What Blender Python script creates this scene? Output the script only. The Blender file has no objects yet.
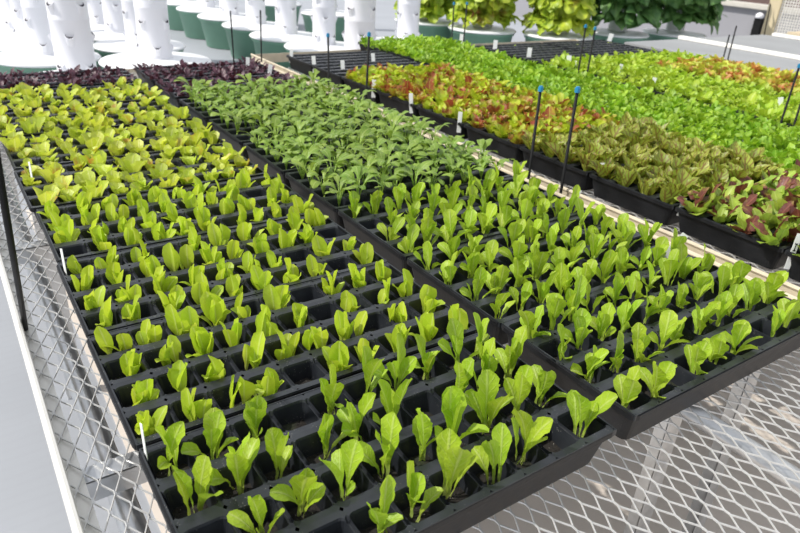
import bpy, bmesh, math, random
from mathutils import Vector, Matrix, Euler
random.seed(7)
PI = math.pi
C = bpy.context.scene.collection
sc = bpy.context.scene
RIM, DECK = .69, .63          # heights of the tray rims and of the bench mesh

# ------------------------------------------------------------------ camera
Rm = Matrix(((0.829248, 0.211253, -0.517416), (-0.5562, 0.402508, -0.727069), (0.054669, 0.890708, 0.451277)))
CAM = Vector((-0.0993, -0.3856, 1.2606)); FPX = 658.6
cam = bpy.data.cameras.new('camera'); co = bpy.data.objects.new('camera', cam); C.objects.link(co)
co.matrix_world = Matrix.Translation(CAM) @ Rm.to_4x4()
cam.sensor_width = 36; cam.lens = FPX / 800 * 36; cam.clip_start = .02; cam.clip_end = 200
cam.dof.use_dof = True; cam.dof.focus_distance = 1.05; cam.dof.aperture_fstop = 9
sc.camera = co
RT = Rm.transposed()
def project(p):
    v = RT @ (Vector(p) - CAM)
    if v.z > -.05: return (-999, -999)
    return (400 + FPX * v.x / -v.z, 266.5 - FPX * v.y / -v.z)
def in_view(x, y, z, m=30):
    a, b = project((x, y, z))
    return -m < a < 800 + m and -m * 2 < b < 533 + m

# ------------------------------------------------------------------ helpers
def link(o):
    C.objects.link(o); return o
def tag(o, label=None, cat=None, group=None, kind=None):
    if label: o['label'] = label
    if cat: o['category'] = cat
    if group: o['group'] = group
    if kind: o['kind'] = kind
    return o
def empty(name, loc=(0, 0, 0), rz=0):
    o = bpy.data.objects.new(name, None); o.empty_display_size = .03
    o.location = loc; o.rotation_euler = (0, 0, rz); return link(o)
def ob(name, mesh, parent=None, loc=(0, 0, 0), rot=(0, 0, 0), scale=1):
    o = bpy.data.objects.new(name, mesh); o.location = loc; o.rotation_euler = rot
    o.scale = (scale,) * 3 if not hasattr(scale, '__len__') else scale
    o.parent = parent; return link(o)
def mesh_from(name, verts, faces, mat, smooth=False, uvs=None, mats=None, fm=None):
    me = bpy.data.meshes.new(name); me.from_pydata(verts, [], faces)
    for m in (mats or [mat]): me.materials.append(m)
    if smooth: me.polygons.foreach_set('use_smooth', [True] * len(me.polygons))
    if uvs:
        l = me.uv_layers.new(name='UVMap')
        for i, lp in enumerate(me.loops): l.data[i].uv = uvs[lp.vertex_index]
    if fm: me.polygons.foreach_set('material_index', fm)
    me.update(); return me
class MB:
    def __init__(s): s.v = []; s.f = []; s.uv = []
    def add(s, vs, fs, uv=None):
        n = len(s.v); s.v += [tuple(a) for a in vs]; s.f += [tuple(i + n for i in f) for f in fs]
        s.uv += uv or [(0, 0)] * len(vs)
    def box(s, x0, x1, y0, y1, z0, z1):
        s.add([(x0, y0, z0), (x1, y0, z0), (x1, y1, z0), (x0, y1, z0), (x0, y0, z1), (x1, y0, z1), (x1, y1, z1), (x0, y1, z1)],
              [(0, 3, 2, 1), (4, 5, 6, 7), (0, 1, 5, 4), (1, 2, 6, 5), (2, 3, 7, 6), (3, 0, 4, 7)])
    def lathe(s, prof, n=24, c=(0, 0), cap=True):
        vs = []; fs = []
        for r, z in prof:
            for k in range(n): vs.append((c[0] + r * math.cos(2 * PI * k / n), c[1] + r * math.sin(2 * PI * k / n), z))
        for i in range(len(prof) - 1):
            for k in range(n):
                fs.append((i * n + k, i * n + (k + 1) % n, (i + 1) * n + (k + 1) % n, (i + 1) * n + k))
        if cap:
            fs.append(tuple(reversed(range(n)))); fs.append(tuple(range((len(prof) - 1) * n, len(prof) * n)))
        s.add(vs, fs)
    def tube(s, pts, r, n=8, r2=None):
        pts = [Vector(p) for p in pts]; vs = []; fs = []
        for i, p in enumerate(pts):
            t = (pts[min(i + 1, len(pts) - 1)] - pts[max(i - 1, 0)]).normalized()
            a = t.cross(Vector((0, 0, 1)) if abs(t.z) < .9 else Vector((1, 0, 0))).normalized(); b = t.cross(a)
            rr = r if r2 is None else r + (r2 - r) * i / (len(pts) - 1)
            for k in range(n): vs.append(p + (a * math.cos(2 * PI * k / n) + b * math.sin(2 * PI * k / n)) * rr)
        for i in range(len(pts) - 1):
            for k in range(n): fs.append((i * n + k, (i + 1) * n + k, (i + 1) * n + (k + 1) % n, i * n + (k + 1) % n))
        fs.append(tuple(range(n))); fs.append(tuple(reversed(range((len(pts) - 1) * n, len(pts) * n))))
        s.add(vs, fs)
    def mesh(s, name, mat, smooth=False, uv=False, bevel=0):
        me = mesh_from(name, s.v, s.f, mat, smooth, s.uv if uv else None)
        if bevel:
            bm = bmesh.new(); bm.from_mesh(me)
            bmesh.ops.bevel(bm, geom=[e for e in bm.edges if len(e.link_faces) == 2 and e.calc_face_angle(0) > .6], offset=bevel, segments=2, affect='EDGES', clamp_overlap=True)
            bm.to_mesh(me); bm.free()
        return me

# ------------------------------------------------------------------ materials
def srgb(r, g, b):
    f = lambda c: (c / 255 / 12.92) if c / 255 <= .04045 else ((c / 255 + .055) / 1.055) ** 2.4
    return (f(r), f(g), f(b), 1)
class NT:
    def __init__(s, name):
        s.m = bpy.data.materials.new(name); s.m.use_nodes = True; s.t = s.m.node_tree; s.t.nodes.clear()
        s.out = s.n('ShaderNodeOutputMaterial')
    def n(s, typ, **kw):
        x = s.t.nodes.new(typ)
        for k, v in kw.items():
            if k[0] == 'i' and k[1:].isdigit(): s.set(x, int(k[1:]), v)
            elif hasattr(x, k): setattr(x, k, v)
            else: s.set(x, k, v)
        return x
    def set(s, x, k, v):
        i = x.inputs[k]
        if hasattr(v, 'is_output'): s.t.links.new(v, i)
        else: i.default_value = v
    def math(s, op, a, b=0, clamp=False):
        x = s.n('ShaderNodeMath', operation=op, use_clamp=clamp); s.set(x, 0, a); s.set(x, 1, b); return x.outputs[0]
    def mix(s, f, a, b, mode='MIX'):
        x = s.n('ShaderNodeMix', data_type='RGBA', blend_type=mode); s.set(x, 0, f); s.set(x, 6, a); s.set(x, 7, b); return x.outputs[2]
    def ramp(s, f, lo, hi):
        x = s.n('ShaderNodeMapRange', clamp=True); s.set(x, 0, f); s.set(x, 1, lo); s.set(x, 2, hi); return x.outputs[0]
    def noise(s, vec, scale, detail=3, rough=.5):
        x = s.n('ShaderNodeTexNoise'); s.set(x, 'Vector', vec); s.set(x, 'Scale', scale); s.set(x, 'Detail', detail); s.set(x, 'Roughness', rough); return x.outputs[0]
    def obj(s): return s.n('ShaderNodeTexCoord').outputs['Object']
    def bump(s, h, strength, dist=.002):
        x = s.n('ShaderNodeBump'); s.set(x, 'Height', h); s.set(x, 'Strength', strength); s.set(x, 'Distance', dist); return x.outputs[0]
    def prin(s, **kw):
        x = s.n('ShaderNodeBsdfPrincipled')
        for k, v in kw.items(): s.set(x, k, v)
        return x.outputs[0]
    def done(s, sh): s.t.links.new(sh, s.out.inputs[0]); return s.m
def plain(name, col, rough=.5, metal=0, spec=.5, var=.12, scale=20, bump=0, col2=None):
    t = NT(name); o = t.obj(); nz = t.noise(o, scale, 4)
    c2 = col2 or tuple(c * (1 - var * 2) for c in col[:3]) + (1,)
    c = t.mix(t.ramp(nz, .35, .7), col, c2)
    kw = dict([('Base Color', c), ('Roughness', rough), ('Metallic', metal), ('Specular IOR Level', spec)])
    if bump: kw['Normal'] = t.bump(t.noise(o, scale * 8, 3), bump)
    return t.done(t.prin(**kw))
def leafmat(name, c1, c2, rib, tint=None, tlo=.5, thi=.7, tscale=45, rough=.42, trans=.45, veins=.35, dveins=None, spec=.5, spread=.25, base=None, bump=.5, tv=None):
    t = NT(name); o = t.obj(); info = t.n('ShaderNodeObjectInfo'); rnd = info.outputs['Random']
    sh = t.n('ShaderNodeVectorMath', operation='ADD'); t.set(sh, 0, o)
    cb = t.n('ShaderNodeCombineXYZ'); t.set(cb, 0, t.math('MULTIPLY', rnd, 7.0)); t.set(cb, 1, t.math('MULTIPLY', rnd, 3.0)); t.t.links.new(cb.outputs[0], sh.inputs[1])
    vec = sh.outputs[0]
    uv = t.n('ShaderNodeSeparateXYZ'); t.t.links.new(t.n('ShaderNodeUVMap').outputs[0], uv.inputs[0])
    u = t.math('ABSOLUTE', t.math('MULTIPLY', t.math('SUBTRACT', uv.outputs[0], .5), 2)); v = uv.outputs[1]
    c = t.mix(t.ramp(t.noise(vec, 28, 2), .3, .7), c1, c2)
    if tint:
        tm = t.ramp(t.noise(vec, tscale, 3), tlo, thi)
        if tv: tm = t.math('MULTIPLY', tm, t.ramp(v, tv[0], tv[1]))
        c = t.mix(tm, c, tint)
    # side veins sweep up from the midrib
    ph = t.math('MULTIPLY', t.math('SUBTRACT', v, t.math('MULTIPLY', u, .22)), 2 * PI * 7)
    sv = t.ramp(t.math('SINE', ph), .72, 1.0); sv = t.math('MULTIPLY', sv, t.ramp(u, .95, .6))
    mid = t.ramp(u, .16, .05); vm = t.math('MAXIMUM', t.math('MULTIPLY', sv, veins), mid)
    if dveins:
        c = t.mix(t.math('MULTIPLY', t.math('MAXIMUM', t.ramp(t.math('SINE', ph), .3, .9), t.ramp(u, .2, .08)), t.math('MULTIPLY', t.ramp(v, .25, .4), .75)), c, dveins)
    else: c = t.mix(t.math('MULTIPLY', vm, .5), c, rib)
    c = t.mix(t.math('MULTIPLY', t.ramp(v, .28, .02), .7), c, base or rib)
    hsv = t.n('ShaderNodeHueSaturation'); t.set(hsv, 'Color', c); t.set(hsv, 'Value', t.math('ADD', 1 - spread / 2, t.math('MULTIPLY', rnd, spread)))
    t.set(hsv, 'Hue', t.math('ADD', .492, t.math('MULTIPLY', t.math('FRACT', t.math('MULTIPLY', rnd, 13.7)), .016)))
    c = hsv.outputs[0]
    h = t.math('ADD', t.math('MULTIPLY', vm, -.6), t.noise(vec, 260, 2)); nm = t.bump(h, bump, .0012)
    p = t.prin(**{'Base Color': c, 'Roughness': rough, 'Specular IOR Level': spec, 'Normal': nm})
    tr = t.n('ShaderNodeBsdfTranslucent'); t.set(tr, 0, t.mix(.35, c, (1, 1, .25, 1), 'MULTIPLY')); t.set(tr, 'Normal', nm)
    ms = t.n('ShaderNodeMixShader'); t.set(ms, 0, trans); t.t.links.new(p, ms.inputs[1]); t.t.links.new(tr.outputs[0], ms.inputs[2])
    return t.done(ms.outputs[0])

def black_plastic(name, grit=.0, rough=.38, col=(.007, .0075, .009, 1), col2=(.018, .019, .022, 1), spec=.28):
    t = NT(name); o = t.obj(); nz = t.noise(o, 18, 4)
    c = t.mix(t.ramp(nz, .4, .75), col, col2)
    if grit:
        vo = t.n('ShaderNodeTexVoronoi'); t.set(vo, 'Vector', o); t.set(vo, 'Scale', 330.)
        g = t.math('MULTIPLY', t.ramp(vo.outputs[0], .2, .1), t.ramp(t.noise(o, 45, 2), .52, .62))
        c = t.mix(t.math('MULTIPLY', g, grit), c, (.3, .29, .27, 1))
    return t.done(t.prin(**{'Base Color': c, 'Roughness': t.math('ADD', rough - .1, t.math('MULTIPLY', nz, .2)), 'Specular IOR Level': spec,
                            'Normal': t.bump(t.noise(o, 120, 3), .25, .001)}))
M = {}
M['tray'] = black_plastic('black_tray_plastic', .25, .42)
M['insert'] = black_plastic('black_cell_plastic', .8, .34, (.013, .015, .019, 1), (.030, .034, .040, 1), .5)
t = NT('potting_soil'); o = t.obj(); vo = t.n('ShaderNodeTexVoronoi'); t.set(vo, 'Vector', o); t.set(vo, 'Scale', 240.)
cs = t.mix(t.ramp(t.noise(o, 150, 4), .3, .7), (.006, .005, .004, 1), (.018, .014, .010, 1)); cs = t.mix(t.math('MULTIPLY', t.ramp(vo.outputs[0], .16, .08), t.ramp(t.noise(o, 60, 2), .5, .6)), cs, (.4, .38, .34, 1))
cs = t.mix(t.math('MULTIPLY', t.ramp(t.noise(o, 22, 3), .55, .7), .5), cs, (.03, .05, .012, 1))
M['soil'] = t.done(t.prin(**{'Base Color': cs, 'Roughness': .9, 'Normal': t.bump(t.noise(o, 200, 4), 1., .003)}))
M['romaine'] = leafmat('romaine_leaf', srgb(184, 210, 66), srgb(154, 188, 42), srgb(212, 226, 140), trans=.4, bump=.9, veins=.5)
M['butter'] = leafmat('butterhead_leaf', srgb(208, 226, 78), srgb(186, 212, 54), srgb(224, 234, 150), trans=.48, veins=.2)
M['tinged'] = leafmat('red_tinged_leaf', srgb(214, 224, 92), srgb(188, 206, 66), srgb(228, 232, 150), tint=srgb(206, 128, 76), tlo=.58, thi=.78, tscale=24, trans=.42)
M['brassica'] = leafmat('brassica_leaf', srgb(146, 172, 76), srgb(108, 142, 50), srgb(186, 204, 120), rough=.38, trans=.34, veins=.5, spec=.4, base=srgb(170, 205, 90))
M['bstem'] = leafmat('brassica_stem', srgb(170, 205, 90), srgb(150, 190, 74), srgb(180, 210, 100), trans=.25)
M['purple'] = leafmat('purple_leaf', srgb(92, 54, 70), srgb(62, 36, 50), srgb(120, 70, 88), rough=.4, trans=.25, base=srgb(110, 60, 80))
M['redleaf'] = leafmat('red_and_yellow_lettuce_leaf', srgb(202, 216, 66), srgb(172, 196, 46), srgb(216, 210, 104), tint=srgb(166, 84, 58), tlo=.45, thi=.6, tscale=16, trans=.42, tv=(.1, .7))
M['sorrel'] = leafmat('red_veined_leaf', srgb(178, 190, 80), srgb(136, 156, 54), srgb(190, 196, 90), dveins=srgb(118, 68, 44), trans=.36, base=srgb(150, 90, 60))
M['mixgreen'] = leafmat('lobed_green_leaf', srgb(186, 206, 80), srgb(136, 170, 66), srgb(200, 216, 120), tint=srgb(150,90,62), tlo=.62, thi=.75, tscale=14, trans=.38)
M['mixmaroon'] = leafmat('maroon_leaf', srgb(122, 66, 54), srgb(96, 56, 46), srgb(170, 100, 86), tint=srgb(160, 150, 70), tlo=.55, thi=.7, trans=.3)
M['curly'] = leafmat('curly_green_leaf', srgb(168, 202, 56), srgb(120, 168, 38), srgb(204, 224, 100), trans=.42)
M['lime'] = leafmat('lime_green_leaf', srgb(188, 212, 66), srgb(156, 190, 46), srgb(216, 226, 120), trans=.42)
M['bronze'] = leafmat('bronze_lettuce_leaf', srgb(212, 220, 86), srgb(188, 202, 66), srgb(216, 216, 110), tint=srgb(204, 132, 80), tlo=.46, thi=.6, tscale=14, trans=.4)
M['tower_green'] = leafmat('tower_lettuce_leaf', srgb(206, 220, 70), srgb(140, 172, 50), srgb(206, 220, 110), tint=srgb(150, 84, 56), tlo=.63, thi=.76, tscale=4, trans=.35)
M['big_leaf'] = leafmat('broad_dark_leaf', srgb(108, 150, 80), srgb(60, 102, 50), srgb(120, 150, 90), trans=.22, rough=.45)
M['twhite'] = plain('white_tower_plastic', srgb(238, 238, 244), .35, var=.02, scale=6)
M['lidwhite'] = plain('white_lid_plastic', srgb(236, 238, 240), .4, var=.03, scale=5)
M['tub'] = plain('green_tub_plastic', srgb(122, 166, 144), .5, var=.08, scale=5)
M['hole'] = plain('dark_port_cup', srgb(52, 48, 60), .8)
M['galv'] = plain('galvanised_steel', srgb(206, 208, 210), .3, .8, var=.12, scale=30)
M['mesh'] = plain('galvanised_mesh', srgb(214, 214, 212), .45, .5, var=.08, scale=40)
M['lip'] = plain('bright_bench_edge', srgb(232, 230, 224), .4, .25, var=.05, scale=12)
M['lip2'] = plain('warm_bench_edge', srgb(214, 202, 178), .5, .15, var=.12, scale=14)
M['stake'] = plain('black_stake', srgb(16, 16, 18), .6, spec=.25)
M['bluetip'] = plain('blue_tip', srgb(40, 140, 190), .4)
M['tagw'] = plain('white_plastic_tag', srgb(238, 240, 238), .5, var=.02)
M['ink'] = plain('black_ink', srgb(30, 30, 34), .6)
M['board'] = plain('grey_table_board', srgb(148, 150, 152), .7, var=.06, scale=3, bump=.1)
M['wedge'] = plain('white_table_edge', srgb(240, 238, 232), .5, var=.03)
M['wallg'] = plain('grey_wall_paint', srgb(150, 150, 156), .8, var=.04, scale=2)
M['ledge'] = plain('pale_ledge', srgb(196, 192, 184), .7, var=.04)
M['roof'] = plain('brown_roof', srgb(92, 70, 66), .8, var=.2, scale=8)
M['beige'] = plain('beige_panel', srgb(202, 188, 162), .7, var=.05)
M['lattice'] = plain('pale_lattice', srgb(216, 214, 210), .6, var=.05)
# roof deck
t = NT('pale_roof_membrane'); o = t.obj()
c = t.mix(t.ramp(t.noise(o, 1.2, 5), .35, .7), srgb(160, 164, 171), srgb(151, 155, 162))
wv = t.n('ShaderNodeTexWave', wave_type='BANDS', bands_direction='Y'); t.set(wv, 'Vector', o); t.set(wv, 'Scale', 9.); t.set(wv, 'Distortion', 2.); t.set(wv, 'Detail', 3.)
c = t.mix(t.math('MULTIPLY', t.ramp(wv.outputs[1], .6, 1.), .12), c, srgb(148, 151, 158))
c = t.mix(t.math('MULTIPLY', t.ramp(t.noise(o, 14, 2), .72, .78), .5), c, srgb(130, 126, 122))
M['deck'] = t.done(t.prin(**{'Base Color': c, 'Roughness': .6, 'Normal': t.bump(t.noise(o, 40, 3), .1, .002)}))

# ------------------------------------------------------------------ leaves
def lerp_tab(tab, v):
    for (a, b), (c_, d) in zip(tab, tab[1:]):
        if v <= c_:
            k = (v - a) / (c_ - a); k = k * k * (3 - 2 * k) if tab[0] != 'l' else k
            return b + (d - b) * k
    return tab[-1][1]
SH = {
 'romaine': [(0, .14), (.32, .19), (.55, .62), (.72, .97), (.86, .98), (.95, .72), (1, .28)],
 'ovate': [(0, .18), (.18, .32), (.45, .88), (.66, 1), (.86, .84), (.95, .58), (1, .18)],
 'petiole': [(0, .07), (.42, .08), (.52, .55), (.68, 1), (.84, .85), (.95, .45), (1, .04)],
 'lance': [(0, .08), (.22, .12), (.36, .7), (.55, 1), (.75, .78), (.9, .38), (1, .02)],
 'fan': [(0, .12), (.3, .25), (.5, .8), (.72, 1.05), (.9, .95), (.97, .65), (1, .3)],
 'heart': [(0, .03), (.3, .03), (.36, .7), (.48, 1), (.7, .85), (.88, .4), (1, .02)],
}
def add_leaf(mb, az, L, W, t0, t1, shape='ovate', cup=.5, ruf=0, rn=4, ser=0, sn=9, nu=6, nv=10, twist=0, base=(0, 0, 0), lobe=0, rng=random):
    tab = SH[shape]; ca, sa = math.cos(az), math.sin(az); er = Vector((ca, sa, 0)); ea = Vector((-sa, ca, 0)); ez = Vector((0, 0, 1))
    p = Vector(base); vs = []; uv = []; ph = rng.uniform(0, 6.28); ph2 = rng.uniform(0, 6.28); side = rng.uniform(-.25, .25)
    for j in range(nv + 1):
        v = j / nv; th = t0 + (t1 - t0) * v ** 1.4
        if j: p = p + (er * math.sin(th) + ez * math.cos(th)) * (L / nv) + ea * side * L / nv * v
        n = er * -math.cos(th) + ez * math.sin(th)
        tw = twist * v; ac = ea * math.cos(tw) + n * math.sin(tw); n2 = n * math.cos(tw) - ea * math.sin(tw)
        w = W * lerp_tab(tab, v)
        for i in range(nu + 1):
            u = -1 + 2 * i / nu; e = abs(u)
            ww = w * (1 + (ser * (((v * sn + ph) % 1) - .5) if e > .8 else 0) + lobe * math.sin(v * 17 + ph2) * (e ** 2 if v > .25 else 0))
            off = cup * w * (e ** 1.7) + ruf * W * e ** 2 * math.sin(v * rn * 6.28 + ph + (0 if u > 0 else ph2))
            vs.append(p + ac * (u * ww) + n2 * off); uv.append((u * .5 + .5, v))
    fs = [(j * (nu + 1) + i, j * (nu + 1) + i + 1, (j + 1) * (nu + 1) + i + 1, (j + 1) * (nu + 1) + i) for j in range(nv) for i in range(nu)]
    mb.add(vs, fs, uv)
U = random.uniform
def leaf_mesh(name, mat, **k):
    mb = MB(); add_leaf(mb, 0, **k); return mb.mesh(name, mat, True, True)
# single leaves for the near seedlings (each leaf is a part)
ROM = [leaf_mesh('romaine_leaf', M['romaine'], L=U(.072, .092), W=U(.0112, .0152), t0=U(0, .12), t1=U(.15, .75), shape='romaine', cup=U(.15, .45), ruf=U(.06, .14), rn=U(2, 4), ser=U(.14, .26), sn=U(9, 13), nu=6, nv=14, twist=U(-.7, .7)) for _ in range(9)]
ROMS = [leaf_mesh('small_romaine_leaf', M['romaine'], L=U(.046, .064), W=U(.0095, .0125), t0=U(.1, .3), t1=U(.6, 1.4), shape='romaine', cup=U(.2, .5), ruf=U(.05, .12), rn=3, ser=U(.08, .18), sn=10, nu=6, nv=10, twist=U(-.7, .7)) for _ in range(7)]
BUT = [leaf_mesh('butterhead_leaf', M['butter'], L=U(.050, .068), W=U(.0115, .0150), t0=U(0, .12), t1=U(.1, .5), shape='ovate', cup=U(.2, .6), ruf=U(.02, .08), rn=2, nu=6, nv=9, twist=U(-.5, .5)) for _ in range(9)]
BUTS = [leaf_mesh('small_butterhead_leaf', M['butter'], L=U(.036, .05), W=U(.0095, .0125), t0=U(.1, .35), t1=U(.5, 1.3), shape='ovate', cup=U(.2, .6), ruf=.04, rn=2, nu=4, nv=7, twist=U(-.5, .5)) for _ in range(7)]
# whole plants as one mesh each
def plant_mesh(name, mat, n, L, W, t0, t1, shape, cup, ruf, rn, ser=0, nu=4, nv=7, lobe=0, spread=.004, tw=.4, **k):
    mb = MB(); a0 = U(0, 6.28)
    for i in range(n):
        s = U(.75, 1.1)
        add_leaf(mb, a0 + i * 2.4 + U(-.3, .3), U(*L) * s, U(*W) * s, U(*t0), U(*t1), shape, U(*cup), U(*ruf), U(rn - 1, rn + 1), ser, 9, nu, nv, U(-tw, tw), (U(-spread, spread), U(-spread, spread), 0), lobe)
    return mb.mesh(name, mat, True, True)
TIN = [plant_mesh('red_tinged_lettuce', M['tinged'], random.choice((5, 6, 6, 7)), (.042, .064), (.0115, .016), (.05, .3), (.3, 1.2), 'fan', (.2, .5), (.1, .22), 3, .1, spread=.010) for _ in range(9)]
PUR = [plant_mesh('purple_seedling', M['purple'], 22, (.032, .054), (.0065, .010), (.1, .5), (.5, 1.5), 'petiole', (.1, .4), (.05, .15), 2, nv=5, nu=2, spread=.024) for _ in range(7)]
RED = [plant_mesh('red_lettuce', M['redleaf'], 17, (.045, .080), (.010, .015), (.05, .5), (.4, 1.3), 'fan', (.2, .5), (.18, .32), 3, .12, nu=6, nv=8, lobe=.15, spread=.008) for _ in range(7)]
BRZ = [plant_mesh('bronze_lettuce', M['bronze'], 14, (.045, .078), (.011, .015), (.05, .5), (.4, 1.2), 'fan', (.2, .5), (.18, .3), 3, .12, nu=4, nv=7, lobe=.15, spread=.008) for _ in range(5)]
SOR = [plant_mesh('red_veined_plant', M['sorrel'], 9, (.062, .098), (.0155, .0215), (.05, .5), (.4, 1.4), 'lance', (.3, .7), (.05, .16), 2, 0, nu=6, nv=8, spread=.008) for _ in range(7)]
CUR = [plant_mesh('curly_green_plant', M['curly'], 26, (.045, .075), (.008, .0115), (.05, .6), (.5, 1.5), 'fan', (.1, .4), (.25, .4), 3, .2, nu=4, nv=6, lobe=.3, spread=.018, tw=.7) for _ in range(8)]
LIM = [plant_mesh('lime_green_plant', M['lime'], 18, (.045, .072), (.009, .013), (.05, .6), (.6, 1.6), 'fan', (.1, .4), (.2, .35), 3, .15, nu=4, nv=6, lobe=.25, spread=.018, tw=.7) for _ in range(6)]
TINY = [plant_mesh('tiny_seedling', M['lime'], 3, (.018, .03), (.005, .007), (.1, .4), (.6, 1.3), 'ovate', (.2, .5), (.05, .1), 2, nu=2, nv=4) for _ in range(4)]
# brassica: stems and foliage are separate parts
BRA = []
for _ in range(8):
    st = MB(); fo = MB(); n = random.choice((6, 7, 8)); a0 = U(0, 6.28)
    hs = U(.012, .022); st.tube([(0, 0, -.002), (U(-.002, .002), U(-.002, .002), hs)], .0016, 6)
    for i in range(n):
        az = a0 + i * 2.4 + U(-.3, .3); th = U(.05, .4); l = U(.028, .05); d = Vector((math.cos(az) * math.sin(th), math.sin(az) * math.sin(th), math.cos(th)))
        b = Vector((0, 0, hs * .9)); e = b + d * l; e2 = e + d * .004
        st.tube([b, b + d * l * .5 + Vector((0, 0, .002)), e], .0012, 5, .0008)
        add_leaf(fo, az, U(.034, .052), U(.0075, .0115), th + .3, U(1.4, 2.4), 'ovate', U(-.25, .3), U(.05, .14), 2, .06, 8, 4, 7, U(-.6, .6), tuple(e))
    BRA.append((st.mesh('brassica_stem', M['bstem'], True, True), fo.mesh('brassica_foliage', M['brassica'], True, True)))
MIX = []
for _ in range(7):
    g = MB(); r = MB()
    for i in range(13):
        k = r if i % 10 in (0, 4, 7) else g
        add_leaf(k, U(0, 6.28), U(.05, .085) * (1 if i % 3 else .85), U(.011, .016) * (1 if i % 3 else .8), U(.05, .5), U(.4, 1.5), 'petiole' if i % 2 else 'fan', U(.1, .4), U(.06, .2), 3, .15, 9, 6, 8, U(-.5, .5), (U(-.008, .008), U(-.008, .008), 0), .2)
    MIX.append((g.mesh('green_foliage', M['mixgreen'], True, True), r.mesh('maroon_foliage', M['mixmaroon'], True, True)))

# ------------------------------------------------------------------ trays
TW, TD, PX, PY = .546, .2765, .0535, .0675
def rrect(hx, hy, r, n=4):
    pts = []
    for q, (sx, sy) in enumerate(((1, 1), (-1, 1), (-1, -1), (1, -1))):
        for k in range(n):
            a = q * PI / 2 + k / (n - 1) * PI / 2
            pts.append((sx * (hx - r) + r * math.cos(a), sy * (hy - r) + r * math.sin(a)))
    return pts
def square_ring(hx, hy, ring):
    out = []
    for x, y in ring:
        k = max(abs(x) / hx, abs(y) / hy); out.append((x / k, y / k))
    return out
def build_tray():
    # outer tray: flange, tapered wall outside and inside, floor; origin at the front left corner of the rim, z = 0 at the bench mesh
    mb = MB(); H = RIM - DECK; cx, cy = TW / 2, TD / 2
    rings = [(0.000, H - .007, .014), (.0, H, .014), (.009, H, .010), (.011, H - .006, .010), (.020, .0035, .014), ]
    prof = [(.0, H - .008), (-.0, H), (.006, H), (.0075, H - .010), (.017, .003)]
    outer = [(.0015, H - .008), (.0055, H - .0085), (.0155, .0), ]
    seq = list(reversed(outer)) + prof   # bottom outside -> rim -> bottom inside
    vs = []; n = 16
    for ins, z in seq:
        for x, y in rrect(cx - ins, cy - ins, .012): vs.append((cx + x, cy + y, z))
    fs = [(i * n + k, i * n + (k + 1) % n, (i + 1) * n + (k + 1) % n, (i + 1) * n + k) for i in range(len(seq) - 1) for k in range(n)]
    fs.append(tuple(reversed(range(n)))); fs.append(tuple(range((len(seq) - 1) * n, len(seq) * n)))
    mb.add(vs, fs); tray = mb.mesh('outer_tray', M['tray'])
    # cell insert: ten cells across, four rows deep
    mb = MB(); so = MB(); top = RIM - DECK + .0015; x0 = cx - 5 * PX; y0 = cy - 2 * PY
    for i in range(10):
        for j in range(4):
            ccx = x0 + (i + .5) * PX; ccy = y0 + (j + .5) * PY
            ring = rrect(.0247, .0248, .007); sq = square_ring(PX / 2, PY / 2, ring)
            ring2 = rrect(.0236, .0236, .007); ring3 = rrect(.017, .017, .006)
            vs = []
            for lay, (rg, dz) in enumerate(((sq, 0), (ring, -.0005), (ring2, -.0035), (ring3, -.048))):
                for x, y in rg:
                    z = top + dz
                    if lay < 2 and abs(y) < .021: z -= .007
                    vs.append((ccx + x, ccy + y, z))
            n = 16
            mb.add(vs, [(l * n + k, (l + 1) * n + k, (l + 1) * n + (k + 1) % n, l * n + (k + 1) % n) for l in range(3) for k in range(n)] + [tuple(3 * n + k for k in range(n))])
            # potting mix in the cell
            vs = [(ccx, ccy, top - .027 + U(-.002, .002))]
            for rr in (.5, 1.0):
                for x, y in rrect(.0205, .0206, .006): vs.append((ccx + x * rr, ccy + y * rr, top - .029 + U(-.0025, .0025) - (.002 if rr == 1 else 0)))
            so.add(vs, [(0, 1 + k, 1 + (k + 1) % n) for k in range(n)] + [(1 + k, 1 + n + k, 1 + n + (k + 1) % n, 1 + (k + 1) % n) for k in range(n)])
    xa, xb, ya, yb = x0, cx + 5 * PX, y0, cy + 2 * PY
    e = .002
    for (a, b, c_, d) in ((xa - e, xa, ya - e, yb + e), (xb, xb + e, ya - e, yb + e), (xa, xb, ya - e, ya), (xa, xb, yb, yb + e)):
        mb.box(a, b, c_, d, top - .009, top + .0005)
    return tray, mb.mesh('cell_insert', M['insert'], True), so.mesh('potting_soil', M['soil'], True)
TRAY, INSERT, SOIL = build_tray()
for p in INSERT.polygons: p.use_smooth = False

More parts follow.
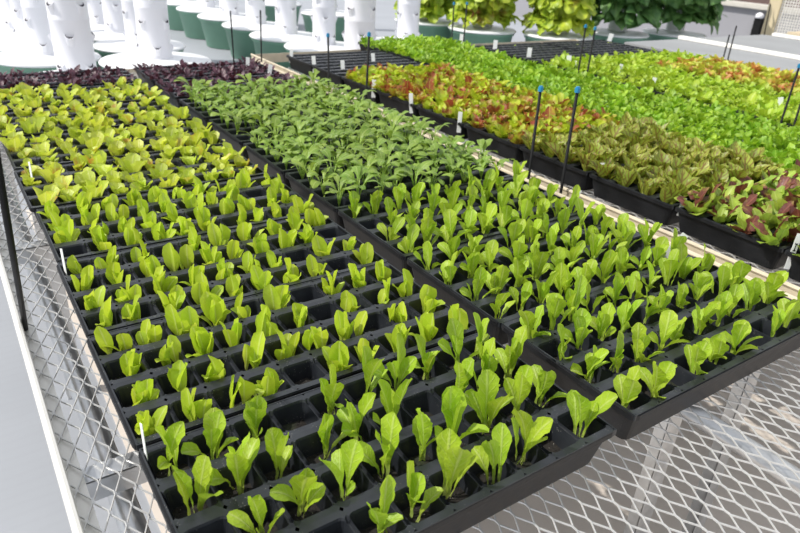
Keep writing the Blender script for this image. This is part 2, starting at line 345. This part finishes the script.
ORD = ['first', 'second', 'third', 'fourth', 'fifth', 'sixth', 'seventh', 'eighth', 'ninth', 'tenth', 'eleventh', 'twelfth']
NB = ['left', 'second', 'third', 'fourth', 'fifth', 'sixth']
KIND = {  # kind -> (object name, label start, tray contents, group)
 'rom': ('romaine_seedling', 'bright green romaine seedling', 'romaine seedlings', 'green romaine seedlings in the near trays'),
 'but': ('butterhead_seedling', 'small yellow-green butterhead seedling', 'small butterhead seedlings', 'butterhead seedlings in the left column'),
 'tin': ('red_tinged_lettuce_seedling', 'red-tinged yellow-green lettuce seedling', 'red-tinged lettuce seedlings', 'red tinged lettuce seedlings in the left column'),
 'bra': ('brassica_seedling', 'blue-green broad-leaved brassica seedling', 'leafy blue-green brassica seedlings', 'brassica seedlings in the second column'),
 'pur': ('purple_seedling', 'tiny dark purple seedling', 'dark purple seedlings', 'dark purple seedlings at the far end'),
 'red': ('red_lettuce_plant', 'frilly red-and-yellow lettuce plant', 'red-and-yellow lettuces', 'red and yellow lettuces in the third column'),
 'sor': ('red_veined_plant', 'olive green red-veined plant', 'red-veined leafy plants', 'red veined plants in the third column'),
 'mix': ('mixed_leaf_plant', 'green and maroon leaf plant', 'green and maroon leaves', 'green and maroon plants in the third column'),
 'cur': ('curly_green_plant', 'bright green curly plant', 'curly green plants', 'curly green plants in the fourth column'),
 'lim': ('lime_green_plant', 'pale lime green plant', 'lime green plants', 'lime green plants in the fifth column'),
 'brz': ('bronze_lettuce_plant', 'bronze-tinged lettuce plant', 'bronze-tinged lettuces', 'bronze tinged lettuces in the sixth column'),
 'tny': ('sprouting_seedling', 'tiny green sprout', 'a few green sprouts', 'tiny sprouts in the nearly empty trays'),
 'emp': (None, None, 'empty black cells', None)}
stuff_mb = MB()
counts = {}
def far_key(x, y): return (Vector((x, y, RIM)) - CAM).length
def plant(kind, x, y, z, rank, label, big=1.0):
    name, _, _, grp = KIND[kind]
    rz = U(0, 6.28)
    def top_():
        o = empty(name, (x, y, z), rz); o.rotation_euler = (U(-.07, .07), U(-.07, .07), rz); return tag(o, label, 'plant', grp)
    if kind in ('rom', 'but'):
        o = top_(); A, B = (ROM, ROMS) if kind == 'rom' else (BUT, BUTS); s = U(.85, 1.1) * big
        a = U(0, 6.28); nb = random.choice((2, 2, 3, 3) if kind == 'rom' else (2, 3, 3, 4)); ns = random.choice((1, 2, 2, 3))
        sp = .006 if kind == 'rom' else .012
        for i in range(nb): ob('leaf', random.choice(A), o, (U(-sp, sp), U(-sp, sp), 0), (0, 0, a + i * U(2, 4)), s * (1 if i == 0 else U(.72, 1)))
        for i in range(ns): ob('leaf', random.choice(B), o, (U(-.007, .007), U(-.007, .007), 0), (0, 0, a + 1.6 + i * 2.6 + U(-.5, .5)), s * U(.85, 1.1))
    elif kind in ('bra', 'mix'):
        o = top_(); p, q = random.choice(BRA if kind == 'bra' else MIX); s = U(.95, 1.25) * big
        ob('stem' if kind == 'bra' else 'green_foliage', p, o, scale=s); f = ob('foliage' if kind == 'bra' else 'maroon_foliage', q, o, scale=s)
    else:
        S = dict(tin=TIN, pur=PUR, red=RED, sor=SOR, cur=CUR, lim=LIM, brz=BRZ, tny=TINY)[kind]
        o = ob(name, random.choice(S), None, (x, y, z), (U(-.08, .08), U(-.08, .08), rz), U(.85, 1.2) * big); tag(o, label, 'plant', grp)
    return o
def seed_tray(x, y, kind, colname, trayname, fill=1.0, dx=0, rz=0, big=1.0, other=None):
    vis = any(in_view(x + a * TW, y + b * TD, RIM, 10) for a in (0, .25, .5, .75, 1) for b in (0, .5, 1))
    if not vis: return
    px, py = x + dx, y
    t = empty('seed_tray', (px, py, DECK + .0005), rz)
    tag(t, 'black plastic tray of %s, %s in the %s column' % (KIND[kind][2], trayname, colname), 'tray', 'black seedling trays on the benches')
    ob('outer_tray', TRAY, t); ob('cell_insert', INSERT, t, (0, U(-.001, .001), 0)); ob('potting_soil', SOIL, t)['kind'] = 'stuff'
    if kind == 'emp': return
    ca, sa = math.cos(rz), math.sin(rz)
    for j in range(4):
        for i in range(10):
            if random.random() > fill: continue
            lx = TW / 2 + (i - 4.5) * PX + U(-.006, .006); ly = TD / 2 + (j - 1.5) * PY + U(-.006, .006)
            wx, wy = px + lx * ca - ly * sa, py + lx * sa + ly * ca; z = RIM - .027
            if not in_view(wx, wy, z, 25): continue
            k = kind
            if other and random.random() < other[1]: k = other[0]
            lab = '%s, %s from left, %s row from front, %s tray, %s column' % (KIND[k][1], ORD[i], ORD[j], trayname, colname)
            counts[k] = counts.get(k, 0) + 1
            plant(k, wx, wy, z, 0, lab, big)
def tname(k): return 'nearest' if k == 0 else ORD[k]
YL = [0, .2794, .559, .8385, 1.125, 1.415, 1.715, 2.022, 2.33]
K1 = ['rom', 'but', 'but', 'but', 'tin', 'tin', 'tin', 'tin', 'pur']
K2 = ['rom', 'rom', 'rom', 'bra', 'bra', 'bra', 'bra', 'pur', 'pur']
O1 = [(0, 0, 0), (-.001, .001, .003), (.001, .0, -.002), (.006, .003, -.002), (-.001, .002, .002), (.002, 0, 0), (0, 0, .003), (0, 0, 0), (0, 0, 0)]
for k in range(9):
    dx, dy, r = O1[k]
    seed_tray(0 + dx, YL[k] + dy, K1[k], 'left', tname(k), .97 if K1[k] != 'but' else .95, 0, r, 1.0 if k else 1.06)
    seed_tray(.583 + U(-.002, .002), YL[k] + (.004 if k == 0 else 0), K2[k], 'second', tname(k), .98, 0, U(-.002, .002), 1)
YR = [.2068 + .2794 * j for j in range(-1, 10)]
KA = ['mix', 'mix', 'sor', 'sor', 'red', 'red', 'red', 'red', 'tny', 'tny', 'emp']
KB = ['cur'] * 11
for j, y in enumerate(YR):
    if KA[j] != 'emp': seed_tray(1.34, y, KA[j], 'third', tname(j), .12 if KA[j] == 'tny' else 1, U(-.002, .002), 0, 1)
    seed_tray(1.915, y, KB[j], 'fourth', tname(j), 1 if j < 9 else 1, U(-.002, .002), 0, .95)
KC = ['lim'] * 8 + ['tny', 'tny']; KD = ['brz'] * 7 + ['lim', 'tny', 'tny']
for j, y in enumerate(YR[:10]):
    if j < 2: continue
    seed_tray(2.535, y, KC[j], 'fifth', ORD[j - 2] if j > 2 else 'nearest', .3 if KC[j] == 'tny' else 1, U(-.002, .002), 0, 1)
    seed_tray(3.11, y, KD[j], 'sixth', ORD[j - 2] if j > 2 else 'nearest', .45 if KD[j] == 'tny' else 1, U(-.002, .002), 0, 1)
print('plants', counts)

# ------------------------------------------------------------------ benches
def expanded_mesh(x0, x1, y0, y1):
    s, L = .0252, .056; vs = []; fs = []; hw, hh = .0007, .0013
    m = 0
    nx = int((x1 - x0) / (s / 2)); ny = int((y1 - y0) / (L / 2))
    for m in range(nx):
        xa = x0 + m * s / 2; start = len(vs); pts = []
        for n in range(ny + 1):
            xx = xa + (s / 2 if (m + n) % 2 == 0 else 0) ; xx += (-.0010 if (m + n) % 2 == 0 else .0010)
            yy = y0 + n * L / 2; up = .0012 if (m + n) % 2 == 0 else -.0012
            pts.append((xx, yy - .0035, up)); pts.append((xx, yy + .0035, up))
        for (px_, py_, up) in pts:
            z = DECK - .003 + up
            vs += [(px_ - hw, py_, z - hh), (px_ + hw, py_, z - hh), (px_ + hw, py_, z + hh), (px_ - hw, py_, z + hh)]
        for i in range(len(pts) - 1):
            a = start + i * 4; b = a + 4
            for k in range(4): fs.append((a + k, b + k, b + (k + 1) % 4, a + (k + 1) % 4))
    return mesh_from('mesh_top', vs, fs, M['mesh'])
def bench(name, x0, x1, y0, y1, label, lipl, lipr, mesh, detail, lipL=.03):
    b = empty(name, (x0, y0, 0)); tag(b, label, 'bench'); W, Lh = x1 - x0, y1 - y0
    ob('mesh_top', mesh, b, (0, 0, 0))
    def edge(mat, xa, flip):
        mb = MB()
        # angle section rounded over the edge: upright lip and a flat leg under the mesh
        mb.box(xa - .002, xa + .002, 0, Lh, DECK - .035, DECK + lipL * (1 if not flip else .3)); 
        mb.box(min(xa, xa + (.024 if not flip else -.024)), max(xa, xa + (.024 if not flip else -.024)), 0, Lh, DECK - .010, DECK - .0075)
        mb.tube([(xa, 0, DECK + lipL * (1 if not flip else .3)), (xa, Lh / 2, DECK + lipL * (1 if not flip else .3)), (xa, Lh, DECK + lipL * (1 if not flip else .3))], .0055, 8)
        return mb.mesh('edge_lip', mat)
    ob('edge_lip', edge(lipl, 0, False), b); ob('edge_lip', edge(lipr, W, True), b)
    for yy in (0, Lh):
        mb = MB(); mb.box(0, W, yy - .002, yy + .002, DECK - .035, DECK + .012); ob('end_lip', mb.mesh('end_lip', lipr), b)
    ys = [detail[0] + i * detail[1] for i in range(20) if detail[0] + i * detail[1] < Lh - .05]
    for yy in ys:
        mb = MB(); mb.box(.005, W - .005, yy, yy + .003, DECK - .045, DECK - .011); mb.box(.005, W - .005, yy, yy + .028, DECK - .013, DECK - .010)
        ob('cross_bar', mb.mesh('cross_bar', M['galv']), b)
    for xx in (.065, W * .72 - .026):
        mb = MB(); mb.tube([(xx, .02, DECK - .078), (xx, Lh / 2, DECK - .078), (xx, Lh - .02, DECK - .078)], .017, 14); ob('pipe_rail', mb.mesh('pipe_rail', M['galv'], True), b)
    for yy in (.82, Lh * .6, Lh - .3):
        for xx in (.12, W * .72 - .05, W - .18):
            mb = MB(); mb.box(xx - .02, xx + .02, yy - .0015, yy + .0015, 0, DECK - .05); mb.box(xx - .02, xx - .017, yy, yy + .022, 0, DECK - .05); mb.box(xx + .017, xx + .02, yy, yy + .022, 0, DECK - .05)
            mb.box(xx - .03, xx + .03, yy - .02, yy + .03, 0, .004)
            ob('leg', mb.mesh('leg', M['galv']), b)
    return b
Y0, Y1 = -.75, 2.84
m1 = expanded_mesh(0, 1.33, 0, Y1 - Y0)
bench('mesh_bench', -.08, 1.25, Y0, Y1, 'galvanised wire mesh bench under the two left tray columns, bright left edge', M['lip'], M['lip2'], m1, (.32, .76))
m2 = expanded_mesh(0, 1.20, 0, 3.1)
bench('mesh_bench', 1.295, 2.495, -.35, 3.05, 'galvanised mesh bench under the red-veined and curly green plants', M['lip2'], M['lip2'], m2, (.3, .8), .012)
bench('mesh_bench', 2.535, 3.79, -.35, 3.05, 'galvanised mesh bench under the lime green and bronze plants', M['lip2'], M['lip2'], m2, (.3, .8), .012)
# grey board table beyond the benches
tb = empty('board_table', (3.86, -.6, 0)); tag(tb, 'grey board table with white raised edges before the grey wall', 'table')
mb = MB(); mb.box(0, 1.78, 0, 3.28, .64, .675); ob('tabletop', mb.mesh('tabletop', M['board'], bevel=.003), tb)
mb = MB(); mb.box(.60, .645, 0, 3.28, .675, .70); ob('edge_strip', mb.mesh('edge_strip', M['wedge'], bevel=.004), tb)
mb = MB(); mb.box(1.74, 1.785, 0, 3.20, .675, .70); ob('edge_strip', mb.mesh('edge_strip', M['wedge'], bevel=.004), tb)
for xx in (.1, 1.68):
    for yy in (.1, 1.6, 3.1):
        mb = MB(); mb.box(xx - .025, xx + .025, yy - .025, yy + .025, 0, .64); ob('leg', mb.mesh('leg', M['galv']), tb)

# ------------------------------------------------------------------ stakes
def stake(base, top, label, blue=True, group='thin black stakes between the benches', r=.0042):
    b = Vector(base); tp = Vector(top) - b
    o = empty('irrigation_stake', base); tag(o, label, 'stake', group)
    mb = MB(); mb.tube([(0, 0, 0), tp * .5, tp], r, 8); ob('rod', mb.mesh('rod', M['stake'], True), o)
    if blue:
        mb = MB(); u = tp.normalized(); mb.tube([tp - u * .004, tp + u * .008], r * 1.7, 8); mb.tube([tp + u * .008, tp + u * .011], r * 1.2, 8)
        c_ = ob('tip', mb.mesh('tip', M['bluetip']), o); c_['label'] = 'blue plastic tip'
XS = 1.272
for a, b, l, bl in (
 ((XS, 3.236, 0.03), (XS, 3.263, .835), 'black stake before the green tubs, left one of the far pair', False),
 ((XS, 2.892, .03), (XS, 2.855, .885), 'black stake before the green tubs, right one of the far pair', False),
 ((XS, 2.113, .0), (XS, 2.158, .862), 'black blue-tipped stake beside the nearly empty trays', True),
 ((XS, 1.861, .0), (XS, 1.834, .911), 'black blue-tipped stake at the far end of the red lettuces', True),
 ((XS, .908, .0), (XS, .922, .894), 'tall black blue-tipped stake in front of the sorrel, left of the near pair', True),
 ((XS, .78, .0), (XS, .792, .918), 'tall black blue-tipped stake in front of the sorrel, right of the near pair', True),
 ((2.515, 2.867, 0), (2.515, 2.901, .902), 'black stake behind curly greens below hanging lettuces, left of two', True),
 ((2.515, 2.779, 0), (2.515, 2.781, .915), 'black stake behind curly greens below hanging lettuces, right of two', True),
 ((2.515, 1.87, 0), (2.515, 1.877, .908), 'blue-tipped stake before the dark empty trays, left of two', True),
 ((2.515, 1.816, 0), (2.515, 1.818, .906), 'blue-tipped stake before the dark empty trays, right of two', True),
 ((2.515, .856, 0), (2.515, .849, .904), 'blue-tipped stake among greens near the right edge, left of two', True),
 ((2.515, .79, 0), (2.515, .804, .866), 'stake among greens at the right edge of the photo, right of two', True),
 ((3.825, 1.918, 0), (3.825, 1.916, .829), 'short black stake beside the white table edge, left of two', False),
 ((3.825, 1.877, 0), (3.825, 1.888, .883), 'taller black stake beside the white table edge, right of two', False),
 ((5.6, 2.659, .675), (5.6, 2.68, .911), 'thin dark stake on the table in front of the grey wall', False),
 ((-.070, .745, DECK - .008), (-.070, .30, 1.112), 'black stake leaning at the left edge of the mesh bench', False)):
    stake(a, b, l, bl)

# ------------------------------------------------------------------ plant tags
mb = MB(); mb.box(-.0065, .0065, -.0005, .0005, -.035, .040); TAG = mb.mesh('plant_tag', M['tagw'], bevel=.0003)
mb = MB(); mb.box(-.0035, .0035, -.0009, -.0006, .018, .020); mb.box(-.001, .001, -.0009, -.0006, .006, .018); mb.box(-.003, .003, -.0009, -.0006, .004, .006); MARK = mb.mesh('written_mark', M['ink'])
for x, y, h, rz, lean, w, l, mk in (
 (1.051, 2.5, 1, .3, .05, 1.3, 'white tag at the far end of the purple seedlings', 0),
 (1.075, 2.318, 1, .3, .15, 1.3, 'white tag at the right edge of the purple seedlings', 0),
 (1.355, 2.69, .9, .4, .05, 1.3, 'white tag at the far corner of the nearly empty trays', 0),
 (1.357, 2.45, 1, .4, -.1, 1.4, 'white tag left of the two blue-tipped stakes in empty cells', 0),
 (1.438, 2.321, .95, .4, -.1, 1.4, 'white tag among empty cells between the two blue-tipped stakes', 0),
 (1.676, 2.44, 1, .4, -.1, 1.4, 'white tag in empty cells just before the curly greens', 0),
 (1.345, 1.903, .95, .4, 0, 1.3, 'white tag at the edge of the red lettuces, farthest of three', 0),
 (1.345, 1.636, .98, .4, -.1, 1.15, 'white tag at the edge of the red lettuces, middle of three', 0),
 (1.345, 1.344, .95, .4, 0, 1.1, 'white tag at the edge of the red lettuces, nearest of three', 0),
 (2.62, 2.93, .9, .5, 0, 1.8, 'tiny white tag beneath the hanging lettuces at the far end', 0),
 (2.63, 2.627, 1.1, .5, 0, 1.9, 'white tag at the left border of the dark empty trays', 0),
 (2.636, 2.348, 1.1, .5, 0, 1.9, 'white tag midway along the border of the dark empty trays', 0),
 (2.648, 2.067, 1.2, .5, 0, 1.9, 'upright white tag left of the stakes before dark trays', 0),
 (2.59, 1.974, 1., .5, 0, 1.9, 'small low white tag just below the stakes before dark trays', 0),
 (3.675, 2.66, 1.2, .5, .2, 2.2, 'white tag at the far right corner of dark trays', 0),
 (1.121, .954, .9, .4, 0, .95, 'white tag at the end of the brassica seedlings', 0),
 (1.369, .74, .85, .4, -.05, 1.05, 'white tag in front of the red-veined plants', 0),
 (1.119, .615, 1, .3, .35, .9, 'white marked tag leaning at the right edge of romaine trays', 1),
 (1.36, .475, .62, .4, .1, .9, 'white tag half hidden between red-veined and maroon plants', 0),
 (1.35, .19, 1.1, .35, .1, 1.0, 'white written tag under maroon leaves at the right edge', 1),
 (1.118, .33, 1.05, .5, .55, 1.25, 'pale tag leaning among romaine leaves beside the bench seam', 0),
 (2.769, .99, 1.3, .5, -.2, 1.6, 'small white tag among greens beside the right-edge stakes', 0),
 (2.589, 1.499, 1.2, .5, .2, 1.5, 'small white tag lying among curly greens at the middle', 0),
 (2.724, 1.794, 1.2, .5, .1, 1.3, 'faint white tag among lime green plants at far end', 0),
 (.008, .262, 1., 1.45, -.35, .6, 'narrow white tag at the near left tray corner', 0),
 (.012, .80, 1, 1.35, -.3, .8, 'narrow white tag at left edge of the butterhead trays', 0),
 (.03, 1.33, 1, 1.35, -.25, .9, 'narrow white tag at left edge of the red-tinged lettuces', 0)):
    o = ob('plant_tag', TAG, None, (x, y, RIM), (-.1, lean, -rz - .25 if rz < 1 else -rz), (w, 1, h)); tag(o, l, 'plant tag', 'white plant tags in the trays')
    if mk: ob('written_mark', MARK, o)[ 'label'] = 'dark handwritten mark'

# ------------------------------------------------------------------ growing towers
NR = 9
def tub_mesh(h, r):
    mb = MB(); mb.lathe([(r * .76, 0), (r * .80, .01), (r * .95, h - .035), (r * .99, h - .03), (r * 1.0, h), (r * .93, h)], 40); return mb.mesh('tub', M['tub'], True)
def lid_mesh(h, r):
    mb = MB(); mb.lathe([(r * .90, h - .004), (r * 1.035, h - .004), (r * 1.045, h + .006), (r * 1.02, h + .016), (r * .6, h + .026), (.13, h + .036)], 40); return mb.mesh('lid', M['lidwhite'], True)
def col_mesh(h, top):
    pr = [(.108, h + .03), (.104, h + .05)]; z = h + .05
    while z < top:
        pr += [(.0995, z + .004), (.0995, z + .285), (.1015, z + .289), (.1015, z + .296)]; z += .30
    mb = MB(); mb.lathe(pr, 32); return mb.mesh('column', M['twhite'], True)
def port_mesh():
    # slanted half-cup on the column wall with a dark opening, pointing along +x
    n = 10; vs = []; out = []
    rings = ((.021, .025, .020, -.022), (.004, .016, -.045, 0), (.019, .0225, .020, -.021), (.015, .018, .008, -.014))
    for rx, ry, z0, sl in rings:
        for k in range(n + 1):
            a = -PI / 2 + PI * k / n; vs.append((.096 + rx * math.cos(a), ry * math.sin(a), z0 + sl * math.cos(a)))
    N = n + 1; fs = []; fm = []
    for k in range(n):
        fs.append((N + k, N + k + 1, k + 1, k)); fm.append(0)
        fs.append((k, k + 1, 2 * N + k + 1, 2 * N + k)); fm.append(0)
        fs.append((2 * N + k, 2 * N + k + 1, 3 * N + k + 1, 3 * N + k)); fm.append(1)
    fs.append(tuple(range(3 * N, 4 * N))); fm.append(1)
    return mesh_from('planting_port', vs, fs, None, mats=[M['twhite'], M['hole']], fm=fm)
PORT = port_mesh()
mb = MB(); mb.tube([(0, 0, 0), (-.05, 0, 0)], .03, 14); mb.tube([(-.05, 0, 0), (-.062, 0, 0)], .02, 12); FIT = mb.mesh('fill_fitting', M['lidwhite'])
cache = {}
def tower(x, y, h, label, top=1.7, ports=True, rz=0, r=.335, ztop=None):
    o = empty('growing_tower', (x, y, 0), rz); tag(o, label, 'planter', 'white growing towers behind the benches')
    key = (h, top, r)
    if key not in cache: cache[key] = (tub_mesh(h, r), lid_mesh(h, r), col_mesh(h, top))
    a, b, c_ = cache[key]
    tu = ob('tub', a, o); tu['label'] = 'green tapered tub'; ob('lid', b, o)['label'] = 'round white lid'; cl = ob('column', c_, o)
    f = ob('fill_fitting', FIT, tu, (-r * .88, -.06, h * .62), (0, 0, .1))
    if ports:
        z = h + .10; k = 0
        while z < min(top, 1.15):
            for q in range(4):
                an = q * PI / 2 + (PI / 4 if k % 2 else 0)
                # only the side turned to the benches is ever seen
                w = an + rz; d = Vector((math.cos(w), math.sin(w))); v = Vector((CAM.x - x, CAM.y - y)).normalized()
                if d.dot(v) > -.35: ob('planting_port', PORT, cl, (0, 0, z), (0, 0, an))
            z += .155; k += 1
    return o
vd = lambda x, y: math.atan2(CAM.y - y, CAM.x - x)
T = [
 (.53, 3.66, .42, 'large white tower nearest the purple seedlings at left'),
 (1.09, 4.16, .42, 'white tower behind the middle of the purple seedlings'),
 (1.27, 5.30, .34, 'white tower just left of and behind the middle one'),
 (1.27, 6.02, .32, 'white tower partly hidden between the two larger left towers'),
 (.55, 4.95, .34, 'white tower peeking out left of the largest tower'),
 (.55, 5.67, .32, 'third white tower from the left edge, small and faded'),
 (.55, 6.39, .30, 'faded white tower second from the left edge'),
 (.55, 7.11, .30, 'faded white tower at the left edge of the photo'),
 (1.26, 6.74, .30, 'distant white tower behind the left group'),
 (2.76, 4.99, .32, 'white tower on the nearest green tub of the row'),
 (2.74, 5.72, .31, 'white tower on the second nearest green tub of the row'),
 (2.74, 6.45, .31, 'white tower on the third nearest green tub of the row'),
 (2.73, 7.18, .31, 'white tower on the fourth nearest green tub of the row'),
 (2.72, 7.91, .31, 'white tower on the fifth nearest green tub of the row'),
 (2.71, 8.64, .31, 'white tower on the farthest green tub of the row'),
 (2.24, 3.52, .40, 'wide white tower right behind the blue-tipped stakes'),
 (3.40, 4.64, .38, 'white tower standing left of the hanging lettuces'),
 (4.05, 7.3, .32, 'distant white tower with green tub between the front towers'),
 (3.95, 8.6, .30, 'farthest white tower seen in the gap of the row'),
]
for i, (x, y, h, l) in enumerate(T):
    tower(x, y, h, l, rz=vd(x, y) + (0.12 if i % 2 else -.1) + (PI / 4 if i % 3 == 0 else 0))

# towers with hanging lettuces and one of big dark leaves
def head(n, L, W, shape, mat, lobe=.15, ruf=(.15, .3)):
    mb = MB()
    for i in range(n):
        add_leaf(mb, i * 2.4 + U(-.3, .3), U(*L), U(*W), U(.1, .9), U(.9, 2.1), shape, U(.0, .4), U(*ruf), U(2, 4), .1, 9, 6, 8, U(-.5, .5), (0, 0, 0), lobe)
    return mb.mesh('lettuce_head', mat, True, True)
HEAD = [head(34, (.08, .17), (.022, .038), 'fan', M['tower_green']) for _ in range(5)]
BIGL = [head(20, (.14, .24), (.05, .075), 'heart', M['big_leaf'], .05, (.05, .12)) for _ in range(5)]
PL = [(4.40, 5.72, .42, 'left'), (4.62, 5.05, .42, 'middle'), (5.15, 4.50, .42, 'right')]
lev = ['lowest', 'second-lowest', 'third-level', 'fourth-level', 'topmost']; sd = ['left', 'near-left', 'front', 'near-right', 'right']
for x, y, h, nm in PL:
    tower(x, y, h, 'lettuce-covered tower on green tub, %s of the three' % nm, top=1.8, ports=False)
    v = vd(x, y)
    for li in range(5):
        for k in range(5):
            an = v - (k - 2) * .75 + (.35 if li % 2 else 0) * -1
            z = h + .16 + li * .19
            p = (x + math.cos(an) * .15, y + math.sin(an) * .15, z)
            o = ob('tower_lettuce', random.choice(HEAD), None, p, (0, 1.05, an), U(1.4, 1.8))
            tag(o, '%s yellow-green lettuce on the %s side, %s planted tower' % (lev[li], sd[k], nm), 'lettuce', 'lettuces growing out of the planted towers')
for x, y, nm in ((6.2, 4.62, 'left'), (7.0, 4.45, 'right')):
    tower(x, y, .40, 'dark leafy tower on green tub, %s of the two by the grey wall' % nm, top=1.8, ports=False)
    v = vd(x, y)
    for li in range(5):
        for k in range(5):
            an = v - (k - 2) * .75 + (.35 if li % 2 else 0) * -1
            o = ob('broad_leaf_plant', random.choice(BIGL), None, (x + math.cos(an) * .2, y + math.sin(an) * .2, .63 + li * .18), (0, 1.0, an), U(1.2, 1.6))
            tag(o, '%s dark broad-leaved plant on the %s side, %s dark tower' % (lev[li], sd[k], nm), 'plant', 'dark broad leaved plants on towers')

# ------------------------------------------------------------------ setting
mb = MB(); mb.box(-20, 30, -12, 40, -.1, 0); o = ob('floor', mb.mesh('floor', M['deck'])); tag(o, kind='structure')
mb = MB(); mb.box(.10, 3.9, -12, 2.95, 0, .004); o = ob('floor', mb.mesh('floor', plain('bounce_tint_floor_strip', srgb(214, 204, 194), .7, var=.05, scale=3))); tag(o, kind='structure')  # strip added under the benches; its paler warm colour stands in for bounced light
mb = MB(); mb.box(9.0, 9.25, -8, 14, 0, .62); w = ob('wall_right', mb.mesh('wall_right', M['wallg'])); tag(w, kind='structure')
mb = MB(); mb.box(8.93, 9.3, -8, 14, .62, .68); o = ob('trim_1', mb.mesh('trim_1', M['ledge'], bevel=.01)); tag(o, kind='structure')
mb = MB()
mb.add([(9.2, -8, .68), (9.2, 14, .68), (14, 14, 3.0), (14, -8, 3.0), (9.2, -8, .60), (9.2, 14, .60), (14, 14, .60), (14, -8, .60)], [(0, 3, 2, 1), (0, 1, 5, 4), (2, 3, 7, 6), (1, 2, 6, 5), (3, 0, 4, 7), (4, 5, 6, 7)])
o = ob('roof_right', mb.mesh('roof_right', M['roof'])); tag(o, kind='structure')
o = empty('wall_lamp', (8.99, 4.58, .27)); tag(o, 'dark upright wall lamp with white top on the grey wall', 'lamp')
mb = MB(); mb.box(-.05, 0, -.055, .055, -.06, .25); ob('housing', mb.mesh('housing', M['stake'], bevel=.006), o)
mb = MB(); mb.lathe([(.045, .25), (.055, .27), (.05, .3), (.02, .32)], 16, (-.03, 0)); ob('globe', mb.mesh('globe', M['twhite'], True), o)['label'] = 'white rounded top'
# lattice screen, perforated post and beige box at the right edge
o = empty('lattice_screen', (8.0, 2.6, 0)); tag(o, 'pale lattice screen with dotted beige post at top right corner', 'screen')
mb = MB()
for k in range(42):
    yy = .0 + k * .03; mb.box(0, .008, yy, yy + .011, .2, 1.8)
for k in range(52): mb.box(.008, .016, 0, 1.24, .2 + k * .03, .211 + k * .03)
ob('lattice', mb.mesh('lattice', M['lattice']), o)
t = NT('dotted_beige'); oo = t.obj(); vo = t.n('ShaderNodeTexVoronoi'); t.set(vo, 'Vector', oo); t.set(vo, 'Scale', 26.); t.set(vo, 'Randomness', 0.)
M['dots'] = t.done(t.prin(**{'Base Color': t.mix(t.ramp(vo.outputs[0], .35, .25), srgb(206, 192, 160), srgb(120, 112, 100)), 'Roughness': .6}))
mb = MB(); mb.box(-.02, .08, 1.24, 1.38, 0, 1.85); ob('post', mb.mesh('post', M['dots'], bevel=.004), o)
mb = MB(); mb.box(0, .35, 0, 1.1, 0, .55); x_ = ob('storage_box', mb.mesh('storage_box', M['beige'], bevel=.01), None, (7.45, 2.32, 0)); tag(x_, 'plain beige box in front of the lattice screen', 'box')

# ------------------------------------------------------------------ light
SUN = Vector((-.60, .26, .76)).normalized()
sl = bpy.data.lights.new('sun', 'SUN'); sl.energy = 3.8; sl.angle = .012; sl.color = (1, .955, .88)
so_ = link(bpy.data.objects.new('sun', sl)); so_.rotation_euler = SUN.to_track_quat('Z', 'Y').to_euler()
w = bpy.data.worlds.new('sky'); sc.world = w; w.use_nodes = True; nt = w.node_tree; nt.nodes.clear()
bg = nt.nodes.new('ShaderNodeBackground'); ow = nt.nodes.new('ShaderNodeOutputWorld'); sky = nt.nodes.new('ShaderNodeTexSky')
sky.sky_type = 'NISHITA'; sky.sun_disc = False; sky.sun_elevation = math.asin(SUN.z); sky.sun_rotation = math.atan2(SUN.x, SUN.y); sky.air_density = 1.0; sky.dust_density = 2.0; sky.altitude = 50
mx = nt.nodes.new('ShaderNodeMix'); mx.data_type = 'RGBA'; mx.inputs[0].default_value = .7; mx.inputs[7].default_value = (7.3, 7.4, 7.5, 1)
nt.links.new(sky.outputs[0], mx.inputs[6]); nt.links.new(mx.outputs[2], bg.inputs[0]); bg.inputs[1].default_value = .135
nt.links.new(bg.outputs[0], ow.inputs[0])
vs_ = sc.view_settings; vs_.view_transform = 'Standard'; vs_.look = 'None'; vs_.exposure = .12; vs_.gamma = 1; vs_.use_curve_mapping = False
